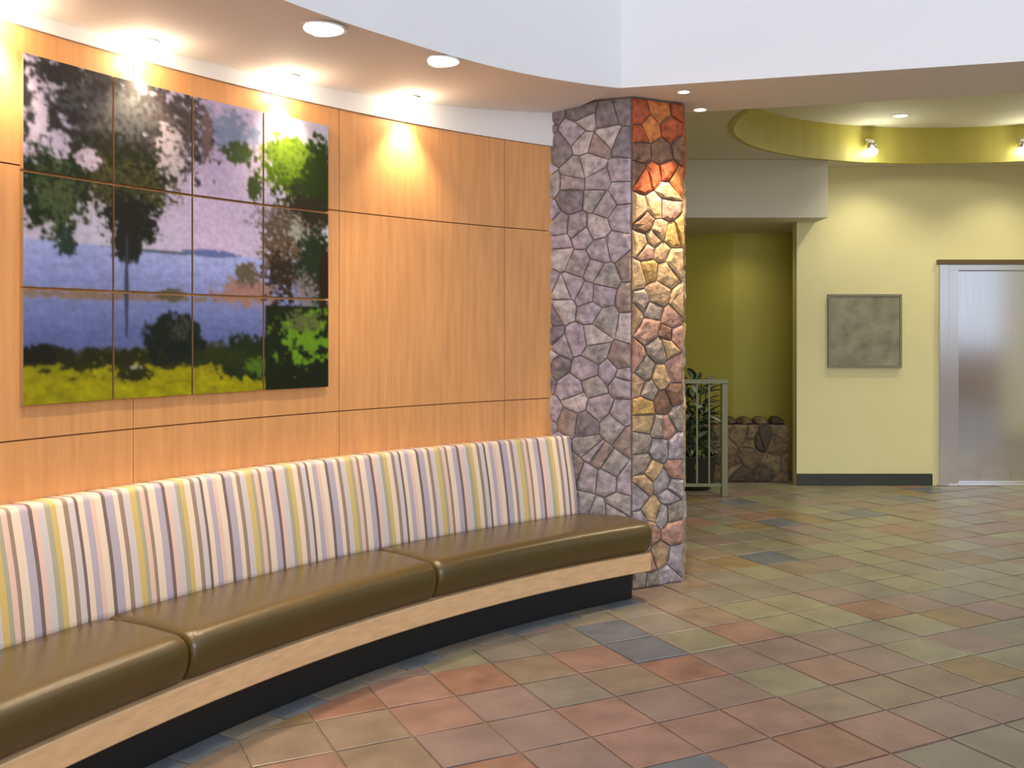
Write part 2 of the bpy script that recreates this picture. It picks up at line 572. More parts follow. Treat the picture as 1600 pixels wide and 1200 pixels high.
def oval_ring(name, prof, m, **k):
    bm = bmesh.new(); rings = []
    for dr, z in prof:
        rings.append([bm.verts.new((OC[0] + (OA + dr) * math.cos(2 * math.pi * q / NE), OC[1] + (OB + dr) * math.sin(2 * math.pi * q / NE), z)) for q in range(NE)])
    n = len(rings)
    for a in range(n):
        for q in range(NE):
            f = bm.faces.new((rings[a][q], rings[a][(q + 1) % NE], rings[(a + 1) % n][(q + 1) % NE], rings[(a + 1) % n][q])); f.smooth = False
    return tag(from_bm(name, bm, m), kind='structure')


oval_ring('trim_2', [(0.0, CH + .061), (0.0, TT), (0.03, TT), (0.03, CH + .061)], M_TRAY)
oval_ring('trim_3', [(-.012, CH - .012), (-.012, CH + .06), (-.001, CH + .06), (-.001, CH), (0.035, CH - .001), (0.035, CH - .012)], M_TRAY)
bm = bmesh.new()
lo = [bm.verts.new((OC[0] + (OA + .03) * math.cos(2 * math.pi * q / NE), OC[1] + (OB + .03) * math.sin(2 * math.pi * q / NE), TT)) for q in range(NE)]
hi = [bm.verts.new((v.co.x, v.co.y, TT + .05)) for v in lo]
bm.faces.new(lo); bm.faces.new(hi)
for q in range(NE): bm.faces.new((lo[q], lo[(q + 1) % NE], hi[(q + 1) % NE], hi[q]))
tag(from_bm('ceiling.002', bm, M_CEIL), kind='structure')

OPX = 3.026
DX0, DX1, DZ = 4.52, 6.52, 2.345
tag(box('wall_back', OPX, DX0, BY, BY + .15, -.005, CH, M_LEMON), kind='structure')
tag(box('wall_back.001', DX0, DX1, BY, BY + .15, DZ + .052, CH, M_LEMON), kind='structure')
tag(box('wall_back.002', DX1, 8.0, BY, BY + .15, -.005, CH, M_LEMON), kind='structure')
tag(box('wall_right', 8.0, 8.2, 4.9, 12.4, -.005, 5.2, M_LEMON), kind='structure')
tag(box('wall_right.001', 12.0, 12.2, -8.0, 4.9, -.005, 1.25, M_TAN), kind='structure')
tag(box('wall_lobby_left', 0.72, 0.9, 7.12, 12.4, -.005, CH, M_OLIVE), kind='structure')
tag(box('wall_corridor_side', 4.3, 4.5, BY + .35, 12.4, -.005, CH, M_OLIVE), kind='structure')
tag(prism('wall_corridor', [(0.9, 12.25), (2.60, 11.3), (4.3, 11.3), (4.3, 12.4), (0.9, 12.4)], -.005, CH, M_OLIVE), kind='structure')
tag(box('ceiling_bulkhead', 0.9, 3.22, 9.78, BY - .002, 2.795, CH - .002, M_CEIL), kind='structure')
tag(box('ceiling_corridor', 0.9, OPX - .003, BY - .001, BY + .152, 2.80, 2.9, M_CEIL), kind='structure')
tag(box('ceiling_corridor.001', 0.9, 4.3, BY + .152, 12.2, 2.80, 2.9, M_CEIL), kind='structure')
tag(box('baseboard_back', OPX, DX0 - .06, BY - .02, BY - .001, 0.002, .125, M_DARKB), kind='structure')
tag(box('baseboard_right', DX1 + .06, 8.0, BY - .02, BY - .001, 0.002, .125, M_DARKB), kind='structure')

# ------------------------------------------------------------------ glazed wall behind the viewer
bm = bmesh.new()
add_box(bm, -3.0, 12.0, -8.2, -8.0, -.005, 1.25)
add_box(bm, -3.0, 12.0, -8.2, -8.0, 5.05, 5.25)
tag(from_bm('wall_front', bm, M_TAN), kind='structure')
for k in range(5):
    x0 = -2.9 + k * 2.95
    w = tag(empty('window_%d' % (k + 1), (x0, -8.1, 1.25)), kind='structure')
    bm = bmesh.new()
    add_box(bm, 0, .07, -.04, .04, 0, 3.8); add_box(bm, 2.68, 2.75, -.04, .04, 0, 3.8)
    add_box(bm, .07, 2.68, -.04, .04, 0, .07); add_box(bm, .07, 2.68, -.04, .04, 3.73, 3.8)
    from_bm('window_frame', bm, M_STEEL2, w)

# ------------------------------------------------------------------ curved bench
bench = tag(empty('curved_bench', polar(R_BASE + .2, math.radians(140))), 'long curved bench with striped back, olive seat cushions and pale wood rail', 'bench')


def unparent_fix(o):                      # keep world coordinates under the Empty
    o.matrix_parent_inverse = Matrix.Translation(-bench.location)
    return o


def rb(th, r):
    return min(r, r_pillar(th) - .012) if th < math.radians(131) else r


bths = frange(TH_L, TH_END, 64)
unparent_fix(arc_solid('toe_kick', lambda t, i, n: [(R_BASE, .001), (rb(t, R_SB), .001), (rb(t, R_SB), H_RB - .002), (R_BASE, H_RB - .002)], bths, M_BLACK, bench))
TH_R = TH_END - 0.012


def rail_prof(t, i, n):
    a = rb(t, R_SB + .04); e = .006
    return [(R_RAIL + e, H_RB), (a, H_RB), (a, H_RT), (R_RAIL + e, H_RT), (R_RAIL, H_RT - e), (R_RAIL, H_RB + e)]


unparent_fix(arc_solid('seat_rail', rail_prof, frange(TH_L, TH_R, 64), M_RAIL, bench))
# cushions: seams measured on the front edge
s1 = theta_at(295, R_RAIL + .01)[0]; s2 = theta_at(682, R_RAIL + .01)[0]
TH_C = TH_R - 0.003
edges = [TH_C, s2, s1]
span = s1 - s2
while edges[-1] + span < TH_L: edges.append(edges[-1] + span)
edges.append(TH_L)


def cushion(a0, a1):
    Lc = (a1 - a0) * R_RAIL
    n = max(10, int(Lc / .06))
    ts = [0, .006, .018, .04] + frange(.07, Lc - .07, n) + [Lc - .04, Lc - .018, Lc - .006, Lc]
    drops = {0: .030, 1: .014, 2: .005, 3: .001}
    N = len(ts)

    def prof(th, i, nn):
        e = min(i, N - 1 - i); dr = drops.get(e, 0.0)
        ro = rb(th, R_SB + .03)
        z0, z1 = H_RT + .001, H_SEAT + .012 - dr
        f = R_RAIL - .022 + dr
        pts = [(f + .062, z0 + dr * .3), (f + .046, z0 + .010), (f + .028, z0 + .035), (f + .012, z0 + .070), (f + .006, z0 + .100)]
        R = .065
        for k in range(1, 7):
            an = math.pi - k / 6 * math.pi / 2
            pts.append((f + .006 + R * 1.25 + R * 1.25 * math.cos(an), z1 - R * .85 + R * .85 * math.sin(an)))
        pts += [(lerp(f + .09, ro, .35), z1 + .006), (lerp(f + .09, ro, .7), z1 + .002), (ro - .01, z1 - .012), (ro, z1 - .04), (ro, z0 + dr * .3)]
        return pts
    o = arc_solid('seat_cushion', prof, [a0 + t / R_RAIL for t in ts], M_VINYL, bench, smooth=True)
    unparent_fix(o)
    # piping over the end seam
    bm = bmesh.new()
    return o


for a0, a1 in zip(edges, edges[1:]):
    cushion(a0 + .0006, a1 - .0006)

# striped back: fabric stripes run up the back, mapped along the arc
def stripe_material():
    m = bpy.data.materials.new('striped_fabric'); m.use_nodes = True
    nt = m.node_tree; p = nt.nodes['Principled BSDF']; p.inputs['Roughness'].default_value = .75
    uvn = nt.nodes.new('ShaderNodeUVMap'); uvn.uv_map = 'arc'
    sx = nt.nodes.new('ShaderNodeSeparateXYZ'); nt.links.new(uvn.outputs[0], sx.inputs[0])
    cream, taupe, lilac, must, dark, pink, sage, pale = [(*lin(c), 1) for c in
        ((226, 206, 184), (150, 128, 112), (176,166,178), (204,178,108), (116,98,94), (222, 188, 172), (168, 162, 138), (202, 192, 190))]
    seqs = [
        [cream, dark, lilac, cream, taupe, pale, must, sage, pink, taupe, cream, lilac, dark, pink, pale, sage, must, cream, taupe, pale, dark, cream, lilac, pink],
        [1.3, .7, 1.6, 1.0, .9, 1.4, 1.2, .8, 1.0, .7, 1.5, 1.5, .7, .9, 1.3, 1.0, 1.0, 1.3, .9, 1.2, .6, 1.1, 1.2, 1.0]]
    tot = sum(seqs[1])
    div = nt.nodes.new('ShaderNodeMath'); div.operation = 'DIVIDE'; div.inputs[1].default_value = .62
    fr = nt.nodes.new('ShaderNodeMath'); fr.operation = 'FRACT'
    nt.links.new(sx.outputs[0], div.inputs[0]); nt.links.new(div.outputs[0], fr.inputs[0])
    rp = nt.nodes.new('ShaderNodeValToRGB'); rp.color_ramp.interpolation = 'CONSTANT'
    cr = rp.color_ramp; pos = 0.0
    for k, (c, w) in enumerate(zip(*seqs)):
        if k < 2: e = cr.elements[k]; e.position = pos
        else: e = cr.elements.new(min(pos, .999))
        e.color = c; pos += w / tot
    nt.links.new(fr.outputs[0], rp.inputs[0]); nt.links.new(rp.outputs[0], p.inputs['Base Color'])
    wv = nt.nodes.new('ShaderNodeTexNoise'); wv.inputs['Scale'].default_value = 300
    b = nt.nodes.new('ShaderNodeBump'); b.inputs['Strength'].default_value = .15; b.inputs['Distance'].default_value = .003
    nt.links.new(wv.outputs[0], b.inputs['Height']); nt.links.new(b.outputs[0], p.inputs['Normal'])
    return m


M_STRIPE = stripe_material()


def back_prof(t, i, n):
    out = [(R_SB + .034, H_RT + .003), (R_SB + .034, H_SEAT - .03), (R_SB, H_SEAT - .02), (R_SB + .002, H_SEAT + .02)]
    for k in range(1, 5):
        s = k / 5; out.append((lerp(R_SB, R_BT, s) - .010 * math.sin(math.pi * s), lerp(H_SEAT, H_BACK - .03, s)))
    r = .03
    for k in range(0, 5):
        an = math.pi - .2 - k / 4 * (math.pi / 2 - .2)
        out.append((R_BT + r + r * math.cos(an), H_BACK - r + r * math.sin(an)))
    w = R_W - .004
    out += [(w, H_BACK - .004), (w, H_RT + .003)]
    lim = r_pillar(t) - .012
    if t < math.radians(131): out = [(min(a, lim), b) for a, b in out]
    return out


# the back stops where it runs into the pillar
th_b = math.radians(131)
while r_pillar(th_b) - .012 > R_SB + .09: th_b -= .001
unparent_fix(arc_solid('backrest', back_prof, frange(TH_L, th_b, 90), M_STRIPE, bench, smooth=True, uv=True))

# ------------------------------------------------------------------ twelve-panel lake print
def hash2(ix, iy, s):
    h = (ix * 374761393 + iy * 668265263 + s * 974711) & 0xFFFFFFFF
    h = ((h ^ (h >> 13)) * 1274126177) & 0xFFFFFFFF
    return ((h ^ (h >> 16)) & 0xFFFF) / 65535.0


def vnoise(x, y, s):
    ix, iy = np.floor(x).astype(np.int64), np.floor(y).astype(np.int64)
    fx, fy = x - ix, y - iy
    fx = fx * fx * (3 - 2 * fx); fy = fy * fy * (3 - 2 * fy)
    a = hash2(ix, iy, s); b = hash2(ix + 1, iy, s); c = hash2(ix, iy + 1, s); d = hash2(ix + 1, iy + 1, s)
    return (a * (1 - fx) + b * fx) * (1 - fy) + (c * (1 - fx) + d * fx) * fy


def fbm(x, y, s, o=3):
    t = 0; w = .5; n = 0
    for k in range(o):
        t = t + vnoise(x, y, s + k) * w; n += w; x, y, w = x * 2.03, y * 2.03, w * .55
    return t / n


def art(x, y):
    """colour of the print (sRGB 0..255) on its own 480 x 540 sheet, x right, y down"""
    sky = np.stack([190 + 0 * x, 180 + 6 * np.sin(x / 60), 208 + 0 * x], -1).astype(float)
    c = sky
    t = np.clip((y - 285) / 150, 0, 1)[..., None]
    water = np.array([158, 168, 222]) * (1 - t) + np.array([88, 100, 152]) * t
    water = water * (0.93 + 0.14 * fbm(x / 30, y / 6, 5))[..., None]

    def over(c, m, col):
        m = np.clip(m, 0, 1)[..., None]
        return c * (1 - m) + np.asarray(col, float) * m

    def blob(cx, cy, rx, ry, sc, amp, seed, hard=7):
        d = ((x - cx) / rx) ** 2 + ((y - cy) / ry) ** 2
        hard = hard * .55; sc = sc * .62; amp = amp * 1.25
        return (1 - d + amp * (fbm(x / sc, y / sc, seed) - .5) * 2) * hard
    c = over(c, (y - 285) / 3, 0 * c + water) if False else np.where((y > 285)[..., None], water, c)
    c = over(c, blob(268, 283, 52, 7, 12, .3, 3), (92, 104, 160))
    c = over(c, blob(180, 287, 90, 2.2, 12, .3, 4), (86, 96, 112))
    c = over(c, blob(110, 366, 190, 7, 16, .8, 6, 4), (128, 110, 100))
    c = over(c, blob(208, 362, 26, 10, 8, .8, 7, 5), (88, 84, 62))
    c = over(c, blob(330, 352, 60, 26, 12, 1.0, 8, 4), (146, 112, 104))
    c = over(c, blob(330, 320, 22, 26, 9, .9, 9, 4), (92, 82, 66))
    # grass and bushes at the foot
    c = over(c, (y - 452 + 16 * (fbm(x / 22, y / 22, 10) - .5) * 2) / 8, (44, 48, 16))
    gm = (y - 480 + 34 * (fbm(x / 26, y / 14, 11) - .5) * 2) / 8
    gcol = np.array([150, 146, 14]) * (0.72 + .5 * fbm(x / 16, y / 9, 12))[..., None]
    c = np.where((gm > 0)[..., None], over(c, gm, (150, 146, 14)) * .25 + gcol * .75, c)
    c = over(c, blob(150, 497, 26, 16, 9, .9, 13, 5), (40, 40, 20))
    c = over(c, blob(152, 487, 10, 5, 5, .7, 14, 5), (150, 160, 130))
    c = over(c, blob(213, 440, 50, 54, 18, .55, 15, 6), (22, 30, 24))
    c = over(c, blob(222, 420, 24, 24, 6, 1.4, 16, 2), (54, 60, 50))
    c = over(c, blob(335, 476, 62, 46, 14, .7, 17, 6), (30, 42, 20))
    c = over(c, blob(96, 470, 110, 16, 12, 1.4, 66, 4), (36, 38, 18))
    c = over(c, blob(290, 474, 60, 18, 10, 1.3, 67, 4), (40, 50, 18))
    c = over(c, blob(352, 492, 26, 18, 7, 1.2, 18, 4), (74, 108, 24))
    c = over(c, blob(20, 462, 34, 16, 12, .7, 19, 6), (26, 26, 20))
    # weeping tree on the left
    c = over(c, blob(300, 50, 60, 44, 16, .9, 60, 3), (128, 140, 172))
    c = over(c, blob(120, 88, 134, 118, 20, 1.1, 20, 6), (46, 46, 48))
    c = over(c, blob(215, 60, 46, 80, 9, 1.8, 61, 3), (74, 66, 66))
    c = over(c, blob(262, 70, 12, 46, 8, 1.2, 62, 4), (118, 96, 92))
    c = over(c, blob(60, 20, 80, 24, 8, 1.5, 63, 4), (42, 42, 44))
    c = over(c, blob(120, 60, 80, 44, 9, 1.6, 21, 2.2), (78, 80, 82))
    c = over(c, blob(130, 165, 78, 62, 12, 1.1, 22, 6), (30, 34, 16))
    c = over(c, blob(145, 178, 66, 44, 7, 1.7, 23, 2), (72, 72, 36))
    c = over(c, blob(38, 205, 46, 70, 13, .9, 24, 6), (28, 40, 20))
    c = over(c, blob(42, 210, 34, 54, 7, 1.6, 25, 2), (70, 84, 50))
    c = over(c, blob(146, 235, 44, 48, 10, .8, 26, 6), (32, 34, 26))
    c = over(c, blob(140, 284, 22, 34, 8, .6, 27, 6), (34, 36, 30))
    c = over(c, blob(54, 284, 16, 22, 8, .9, 28, 5), (40, 56, 50))
    c = over(c, blob(138, 350, 3.2, 96, 30, .15, 29, 6), (56, 62, 78))
    # gaps of sky in the crown
    c = over(c, blob(22, 90, 11, 60, 9, 1.1, 30, 4), (190, 182, 208))
    c = over(c, blob(44, 132, 17, 26, 7, 1.0, 31, 4), (186, 178, 204))
    c = over(c, blob(86, 148, 20, 20, 7, 1.1, 32, 4), (196, 182, 204))
    c = over(c, blob(208, 110, 26, 60, 9, 1.5, 33, 3), (176, 166, 176))
    c = over(c, blob(236, 60, 10, 40, 7, 1.3, 34, 4), (84, 72, 70))
    # tree on the right: green head, dark limbs
    c = over(c, blob(318, 90, 30, 26, 10, .9, 35, 6), (66, 82, 44))
    c = over(c, blob(345, 150, 14, 30, 8, .9, 36, 6), (60, 74, 36))
    c = over(c, blob(415, 95, 60, 62, 15, .8, 37, 6), (74, 104, 14))
    c = over(c, blob(405, 80, 44, 40, 7, 1.5, 38, 2.5), (112, 142, 40))
    c = over(c, blob(440, 175, 60, 60, 10, 1.4, 64, 4), (46, 52, 24))
    c = over(c, blob(462, 110, 34, 86, 12, .9, 39, 5), (38, 56, 12))
    c = over(c, blob(400, 205, 60, 26, 7, 1.5, 40, 3), (120, 108, 110))
    c = over(c, blob(446, 180, 46, 30, 9, 1.1, 41, 5), (46, 42, 28))
    c = over(c, blob(396, 260, 40, 76, 9, 1.3, 42, 4), (92, 76, 58))
    c = over(c, blob(392, 320, 34, 56, 8, 1.4, 43, 3), (44, 36, 26))
    c = over(c, blob(420, 226, 14, 36, 7, 1.3, 44, 3), (158, 160, 150))
    c = over(c, blob(456, 300, 42, 84, 14, .7, 45, 6), (34, 46, 26))
    c = over(c, blob(472, 320, 12, 80, 12, .6, 65, 5), (38, 28, 16))
    c = over(c, blob(436, 345, 22, 40, 6, 1.6, 46, 2.5), (120, 110, 114))
    c = over(c, np.minimum((x - 361) / 2, (y - 372) / 2), (24, 32, 14))
    c = over(c, np.minimum(blob(440, 440, 56, 54, 16, 2.2, 47, 2.6), (x - 365) / 2), (96, 140, 30))
    c = over(c, np.minimum(blob(432, 402, 40, 22, 8, 1.3, 48, 3), (x - 365) / 2), (86, 96, 52))
    c = c * (0.9 + .2 * fbm(x / 5, y / 5, 50, 2))[..., None]
    return np.clip(c, 4, 240)


def print_material():
    m = bpy.data.materials.new('lake_print'); m.use_nodes = True
    nt = m.node_tree; p = nt.nodes['Principled BSDF']; p.inputs['Roughness'].default_value = .45
    p.inputs['Specular IOR Level'].default_value = .2
    a = nt.nodes.new('ShaderNodeVertexColor'); a.layer_name = 'print'
    nt.links.new(a.outputs[0], p.inputs['Base Color'])
    return m


M_PRINT = print_material()
M_EDGE = mat('panel_edge', lin((150, 120, 84)), .6)
tp0, zp0 = theta_at(38, R_W - .03); tp1, zp1 = theta_at(514, R_W - .03)
ztop = EYE + ((HOR - 90) / FP * zp0 + (HOR - 190) / FP * zp1) / 2
zbot = EYE - ((630 - HOR) / FP * zp0 + (607 - HOR) / FP * zp1) / 2
picture = tag(empty('wall_picture', polar(R_W - .03, (tp0 + tp1) / 2, zbot)), 'large lakeside tree photograph split over twelve panels on the wood wall', 'picture')
NG = 64
gapz, gapt = .012, .010 / R_W
for row in range(3):
    for c in range(4):
        a0 = lerp(tp0, tp1, c / 4) - (gapt / 2 if c else 0); a1 = lerp(tp0, tp1, (c + 1) / 4) + (gapt / 2 if c < 3 else 0)
        z1 = lerp(ztop, zbot, row / 3) - (gapz / 2 if row else 0); z0 = lerp(ztop, zbot, (row + 1) / 3) + (gapz / 2 if row < 2 else 0)
        rf, rk = R_W - .024, R_W - .001
        vs, fs, cols = [], [], []
        P0, P1 = Vector(polar(rf, a0)), Vector(polar(rf, a1))
        gu, gv = np.meshgrid(np.linspace(0, 1, NG), np.linspace(0, 1, NG))
        colr = art((c + gu) * 120, (row + gv) * 180)
        pad = np.pad(colr, ((1, 1), (1, 1), (0, 0)), 'edge')          # soft, slightly out-of-focus print
        colr = .94 * (colr * .36 + .16 * (pad[:-2, 1:-1] + pad[2:, 1:-1] + pad[1:-1, :-2] + pad[1:-1, 2:]))
        colr = colr / 255; colr = np.where(colr <= .04045, colr / 12.92, ((colr + .055) / 1.055) ** 2.4)
        for j in range(NG):
            for i in range(NG):
                q = P0.lerp(P1, i / (NG - 1)); vs.append((q.x, q.y, lerp(z1, z0, j / (NG - 1))))
        for j in range(NG - 1):
            for i in range(NG - 1):
                k = j * NG + i; fs.append((k, k + 1, k + NG + 1, k + NG))
        B0, B1 = Vector(polar(rk, a0)), Vector(polar(rk, a1))
        b = len(vs)
        vs += [(B0.x, B0.y, z1), (B1.x, B1.y, z1), (B1.x, B1.y, z0), (B0.x, B0.y, z0)]
        c4 = [0, NG - 1, NG * NG - 1, NG * (NG - 1)]
        side0 = len(fs)
        for k in range(4):
            fs.append((c4[k], b + k, b + (k + 1) % 4, c4[(k + 1) % 4]))
        me = bpy.data.meshes.new('print_panel'); me.from_pydata(vs, [], fs)
        ca = me.color_attributes.new('print', 'FLOAT_COLOR', 'POINT')
        flat = np.ones((len(vs), 4), np.float32); flat[:NG * NG, :3] = colr.reshape(-1, 3)
        ca.data.foreach_set('color', flat.ravel())
        me.materials.append(M_PRINT); me.materials.append(M_EDGE)
        for f in me.polygons[side0:]: f.material_index = 1
        o = link('print_panel', me, None, picture)
        o.matrix_parent_inverse = Matrix.Translation(-picture.location)

# ------------------------------------------------------------------ lamps over the bench
def can(name, loc, r, glow, label, group, watts, color, deg, blend=.6, tiltrot=(0, 0, 0), lamp_r=.03, halo=0.0):
    root = tag(empty(name, loc), label, 'ceiling light', group)
    lathe('trim_ring', [(r, 0), (r, -.003), (r * .92, -.005), (r * .90, -.003), (r * .90, 0)], M_TRIM, root)
    lathe('lamp', [(r * .89, -.0015), (r * .6, -.004), (.001, -.005)], glow, root)
    if halo:  # hanging bulb and point light added to imitate lens bloom around the washer
        lathe('halo_bulb', [(.001, -.010), (r * .35, -.014), (r * .48, -.030), (r * .35, -.048), (.001, -.054)], glow, root)
        h = bpy.data.lights.new('halo_fill', 'POINT'); h.energy = halo; h.color = WARM2; h.shadow_soft_size = .03
        ho = bpy.data.objects.new('halo_fill', h); COL.objects.link(ho); ho.parent = root; ho.location = (0, 0, -.075)
    if watts:
        l = spot('bulb_light', (0, 0, -.03 if not halo else -.10), watts, color, deg, blend, tiltrot, lamp_r); l.parent = root
    return root


wash_labels = ['glowing wall washer at the photo edge left of the lake picture', 'glowing wall washer above the left half of the lake picture',
               'glowing wall washer above the right end of the lake picture', 'glowing wall washer over bare wood panelling, nearest the pillar']
for k, px in enumerate((4, 228, 450, 640)):
    th, Z = theta_at(px, R_W - .075)
    p = polar(R_W - .075, th); z = soffit_z(p[0])
    # aimed slightly into the wall
    out = Vector((math.cos(th), math.sin(th), 0)); d = (Vector((0, 0, -1)) + out * .10).normalized()
    rot = d.to_track_quat('-Z', 'Y').to_euler()
    can('wall_washer', (p[0], p[1], z), .058, M_GLOW, wash_labels[k], 'wall washers along the wood wall', WASH_W, WARM, 96, .9, rot, .045, HALO_W)
for lab, (x, y) in (('recessed downlight in the soffit, nearest the photo top', (-.838, 4.19)), ('recessed downlight in the soffit, second towards the pillar', (-.37, 4.83))):
    can('recessed_downlight', (x, y, soffit_z(x) - .001), .115, M_GLOW2, lab, 'downlights above the bench', CAN_W, WARM2, 100, .7)
for th in (155, 166):
    x, y, _ = polar(6.45, math.radians(th))
    spot('soffit_light', (x, y, soffit_z(x) - .04), CAN_W, WARM2, 100, .7)
    x, y, _ = polar(R_W - .085, math.radians(th + 3))
    spot('washer_light', (x, y, soffit_z(x) - .04), WASH_W, WARM, 96, .9)
# pillar lights
ln = Vector((PC[1] - PB[1], -(PC[0] - PB[0]), 0)).normalized()
mid = Vector(((PB[0] + PC[0]) / 2, (PB[1] + PC[1]) / 2, 0))
pl = mid + ln * .21
can('pillar_uplighter', (pl.x + .02, pl.y, SOFFIT - .001), .04, M_GLOW, 'small recessed spotlight grazing the front of the stone pillar', 'pillar spotlights', PILLAR_W, (1, .76, .50), 52, .8,
    (Vector((0, 0, -1)) - ln * .12).normalized().to_track_quat('-Z', 'Y').to_euler(), .03).name = 'pillar_spotlight'
can('pillar_spotlight', (1.262, 6.44, SOFFIT - .001), .045, M_GLOW, 'small bright spotlight beside the right edge of the stone pillar', 'pillar spotlights', 14, (1, .62, .34), 90, .8)

# ------------------------------------------------------------------ lamps in the oval recess
for lab, x in (('small downlight in the oval ceiling recess, above the wall plaque', 3.80), ('small downlight in the oval ceiling recess, above the elevator', 5.10)):
    yy = OC[1] + OB * math.sqrt(max(0, 1 - ((x - OC[0]) / OA) ** 2)) - .52
    can('recess_downlight', (x, yy, TT - .001), .075, M_GLOW2, lab, 'downlights in the oval recess', TRAY_W, (1, .90, .62), 110, .7)
    # small adjustable spot on the green side wall
for lab, x in (('small bright spotlight on the green rim above the plaque', 3.66), ('small bright spotlight on the green rim above the elevator', 5.18)):
    yy = OC[1] + OB * math.sqrt(max(0, 1 - ((x - OC[0]) / OA) ** 2)) - .001
    root = tag(empty('rim_spotlight', (x, yy, 3.53)), lab, 'spotlight', 'spotlights on the oval rim')
    bm = bmesh.new(); add_box(bm, -.03, .03, -.02, 0, .02, .08)
    from_bm('bracket', bm, M_STEEL2, root)
    o = lathe('lamp_body', [(.045, 0), (.05, -.02), (.06, -.09), (.052, -.09), (.05, -.08)], M_STEEL2, root, 16)
    o.location = (0, -.085, .05)
    o = lathe('lamp', [(.050, -.078), (.066, -.10), (.066, -.125), (.045, -.150), (.001, -.160)], M_GLOW3, root, 16)
    o.location = (0, -.085, .05)
    h = bpy.data.lights.new('halo_fill', 'POINT'); h.energy = 6.0; h.color = (1, .95, .72); h.shadow_soft_size = .04  # added point light, spreads a halo over the green side wall
    ho = bpy.data.objects.new('halo_fill', h); COL.objects.link(ho); ho.parent = root; ho.location = (0, -.16, -.06)
    l = spot('bulb_light', (0, -.085, -.14), TRAY_W * .22, (1, .92, .66), 120, 1.0, (0, 0, 0), .03); l.parent = root
for x, y in ((2.9, 7.2), (5.2, 6.8), (6.0, 8.6)):
    spot('lobby_fill', (x, y, TT - .05), TRAY_W * 1.7, (1, .90, .68), 120, .7)  # unseen spots without fixtures, set strong to lighten the far floor
spot('lobby_fill', (1.7, 7.25, CH - .04), 60, (1, .90, .70), 130, .9)  # unseen fill added behind the beam to lift the floor by the pillar
spot('corridor_fill', (2.6, 10.75, 2.78), 10, (1, .90, .66), 140, .9)  # unseen fill added to brighten the dark corridor walls

# ------------------------------------------------------------------ elevator
elev = tag(empty('elevator', (DX0, BY, 0)), 'brushed steel elevator doors in a steel frame on the pale yellow wall', 'elevator')
fw = .20
bm = bmesh.new()
add_box(bm, 0, .10, -.05, .16, .002, DZ)
o = from_bm('jamb', bm, M_STEEL2, elev); o.modifiers.new('bevel', 'BEVEL').width = .004
bm = bmesh.new(); add_box(bm, .10, .22, -.01, .16, .002, DZ - .06)
o = from_bm('inner_jamb', bm, M_STEEL2, elev)
bm = bmesh.new(); add_box(bm, DX1 - DX0 - .22, DX1 - DX0, -.05, .16, .002, DZ)
from_bm('jamb', bm, M_STEEL2, elev)
bm = bmesh.new(); add_box(bm, -.01, DX1 - DX0 + .01, -.055, .16, DZ + .001, DZ + .05)
from_bm('header', bm, M_BROWNM, elev)
bm = bmesh.new(); add_box(bm, .10, DX1 - DX0 - .22, .0, .16, DZ - .058, DZ)
from_bm('inner_header', bm, M_STEEL2, elev)
wd = (DX1 - DX0 - .44) / 2
for k in range(2):
    bm = bmesh.new(); add_box(bm, .222 + k * wd + .002, .222 + (k + 1) * wd - .002, .09, .13, .012, DZ - .062)
    from_bm('door_panel', bm, M_STEEL, elev)
bm = bmesh.new(); add_box(bm, .10, DX1 - DX0 - .22, -.05, .14, .002, .011)
from_bm('sill', bm, M_STEEL2, elev)
tag(box('elevator_shaft', DX0, DX1, BY + .20, BY + .28, .0, DZ, M_DARKB), kind='structure').name = 'wall_elevator_shaft'

# plaque on the wall
px0, px1, pz0, pz1 = 3.35, 4.13, 1.25, 2.03
plq = tag(empty('wall_plaque', ((px0 + px1) / 2, BY - .002, pz0)), 'square mottled grey plaque on the pale wall left of the elevator', 'plaque')
hw, hh = (px1 - px0) / 2, pz1 - pz0
bm = bmesh.new(); add_box(bm, -hw + .025, hw - .025, -.028, 0, .025, hh - .025)
from_bm('plaque_panel', bm, M_PLAQUE, plq)
bm = bmesh.new()
for b in ((-hw, hw, -.034, 0, hh - .024, hh), (-hw, hw, -.034, 0, 0, .024), (-hw, -hw + .024, -.034, 0, .024, hh - .024), (hw - .024, hw, -.034, 0, .024, hh - .024)):
    add_box(bm, *b)
from_bm('plaque_frame', bm, M_PLAQF, plq)

# ------------------------------------------------------------------ low stone wall, railing and plant in the corridor mouth
low = box('stone_planter', 1.95, 3.0, 10.42, 10.78, .0, .62, M_MORT)
tag(low, 'low brown stone planter wall in the corridor mouth', 'planter')
r3 = random.Random(5)
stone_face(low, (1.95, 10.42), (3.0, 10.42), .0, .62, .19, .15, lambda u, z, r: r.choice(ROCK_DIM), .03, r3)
for k in range(6):                       # rounded cap stones
    cx = 2.03 + k * .175; bm = bmesh.new()
    bmesh.ops.create_icosphere(bm, subdivisions=2, radius=1)
    for v in bm.verts:
        s = 1 + .18 * (r3.random() - .5)
        v.co = Vector((v.co.x * .088 * s, v.co.y * .15 * s, max(-.3, v.co.z) * .065 * s))
    bmesh.ops.translate(bm, verts=bm.verts, vec=(cx, 10.58, .64))
    from_bm('cap_stone', bm, ROCK_DIM[k % 3], low)

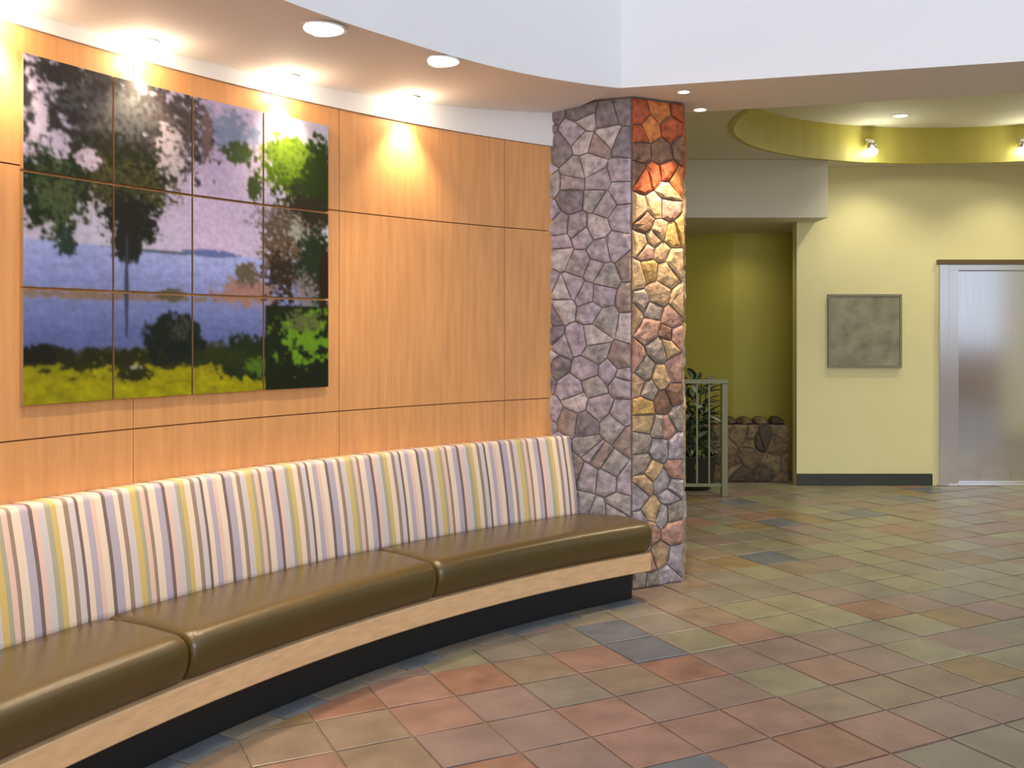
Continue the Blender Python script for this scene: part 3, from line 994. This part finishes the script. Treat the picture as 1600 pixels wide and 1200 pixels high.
rail = tag(empty('metal_railing', (1.3, 9.5, 0)), 'short sage metal railing with pale post beside the stone pillar', 'railing')
for k, x in enumerate((0.02, .80)):
    bm = bmesh.new(); add_box(bm, x - .03, x + .03, -.03, .03, .0015, 1.12)
    o = from_bm('post', bm, M_POST, rail); o.modifiers.new('bevel', 'BEVEL').width = .006
bm = bmesh.new(); add_box(bm, -.01, .83, -.035, .035, 1.121, 1.16); from_bm('top_rail', bm, M_POST, rail)
bm = bmesh.new(); add_box(bm, .05, .77, -.015, .015, .10, .13); from_bm('bottom_rail', bm, M_POST, rail)
for k in range(5):
    x = .05 + .12 * (k + 1)
    bm = bmesh.new(); add_box(bm, x - .008, x + .008, -.008, .008, .13, 1.121); from_bm('baluster', bm, M_POST, rail)

plant = tag(empty('potted_plant', (1.90, 9.98, 0)), 'leafy dark green potted plant behind the metal railing', 'plant')
lathe('pot', [(.14, .002), (.19, .06), (.22, .34), (.235, .36), (.205, .36), (.20, .32)], M_POT, plant, 28)
lathe('soil', [(.195, .31), (.10, .325), (.001, .33)], M_SOIL, plant, 20)


def leaf_mesh(m):
    vs = [(0, 0, 0)]; fs = []
    n = 6
    for i in range(1, n):
        s = i / n; w = .055 * math.sin(math.pi * s ** .8); zb = -.10 * s * s
        vs += [(-w, s * .34, zb + .012), (0, s * .34, zb), (w, s * .34, zb + .012)]
    vs.append((0, .34, -.12))
    for side in (0, 1):
        fs.append((0, 1 + side + 1, 1 + side) if side else (0, 2, 1))
    fs = [(0, 2, 1), (0, 3, 2)]
    for i in range(n - 2):
        b = 1 + 3 * i
        fs += [(b, b + 1, b + 4, b + 3), (b + 1, b + 2, b + 5, b + 4)]
    b = 1 + 3 * (n - 2); e = len(vs) - 1
    fs += [(b, b + 1, e), (b + 1, b + 2, e)]
    me = bpy.data.meshes.new('leaf'); me.from_pydata(vs, [], fs); me.materials.append(m)
    return me


leaves = [leaf_mesh(m) for m in M_LEAF]
r4 = random.Random(9)
for k in range(170):
    o = bpy.data.objects.new('leaf', leaves[r4.choices((0, 1, 2), (5, 3, 2))[0]]); COL.objects.link(o); o.parent = plant
    h = r4.uniform(.32, 1.15); an = r4.uniform(0, 2 * math.pi); rr = r4.uniform(.0, .13)
    o.location = (rr * math.cos(an), rr * math.sin(an), h)
    o.rotation_euler = (r4.uniform(-.2, 1.0), r4.uniform(-.3, .3), an - math.pi / 2)
    s = r4.uniform(.45, .78); o.scale = (s, s, s)
for k in range(5):
    an = k * 1.26; x, y = .04 * math.cos(an), .04 * math.sin(an)
    bm = bmesh.new(); rings = []
    for j in range(5):
        t = j / 4; r = .010 * (1 - .5 * t)
        rings.append([bm.verts.new((x * (1 + 2.5 * t) + r * math.cos(q * math.pi / 3), y * (1 + 2.5 * t) + r * math.sin(q * math.pi / 3), .31 + .85 * t)) for q in range(6)])
    for a, b in zip(rings, rings[1:]):
        for q in range(6): bm.faces.new((a[q], a[(q + 1) % 6], b[(q + 1) % 6], b[q]))
    bm.faces.new(rings[0]); bm.faces.new(rings[-1])
    from_bm('stem', bm, M_LEAF[0], plant)
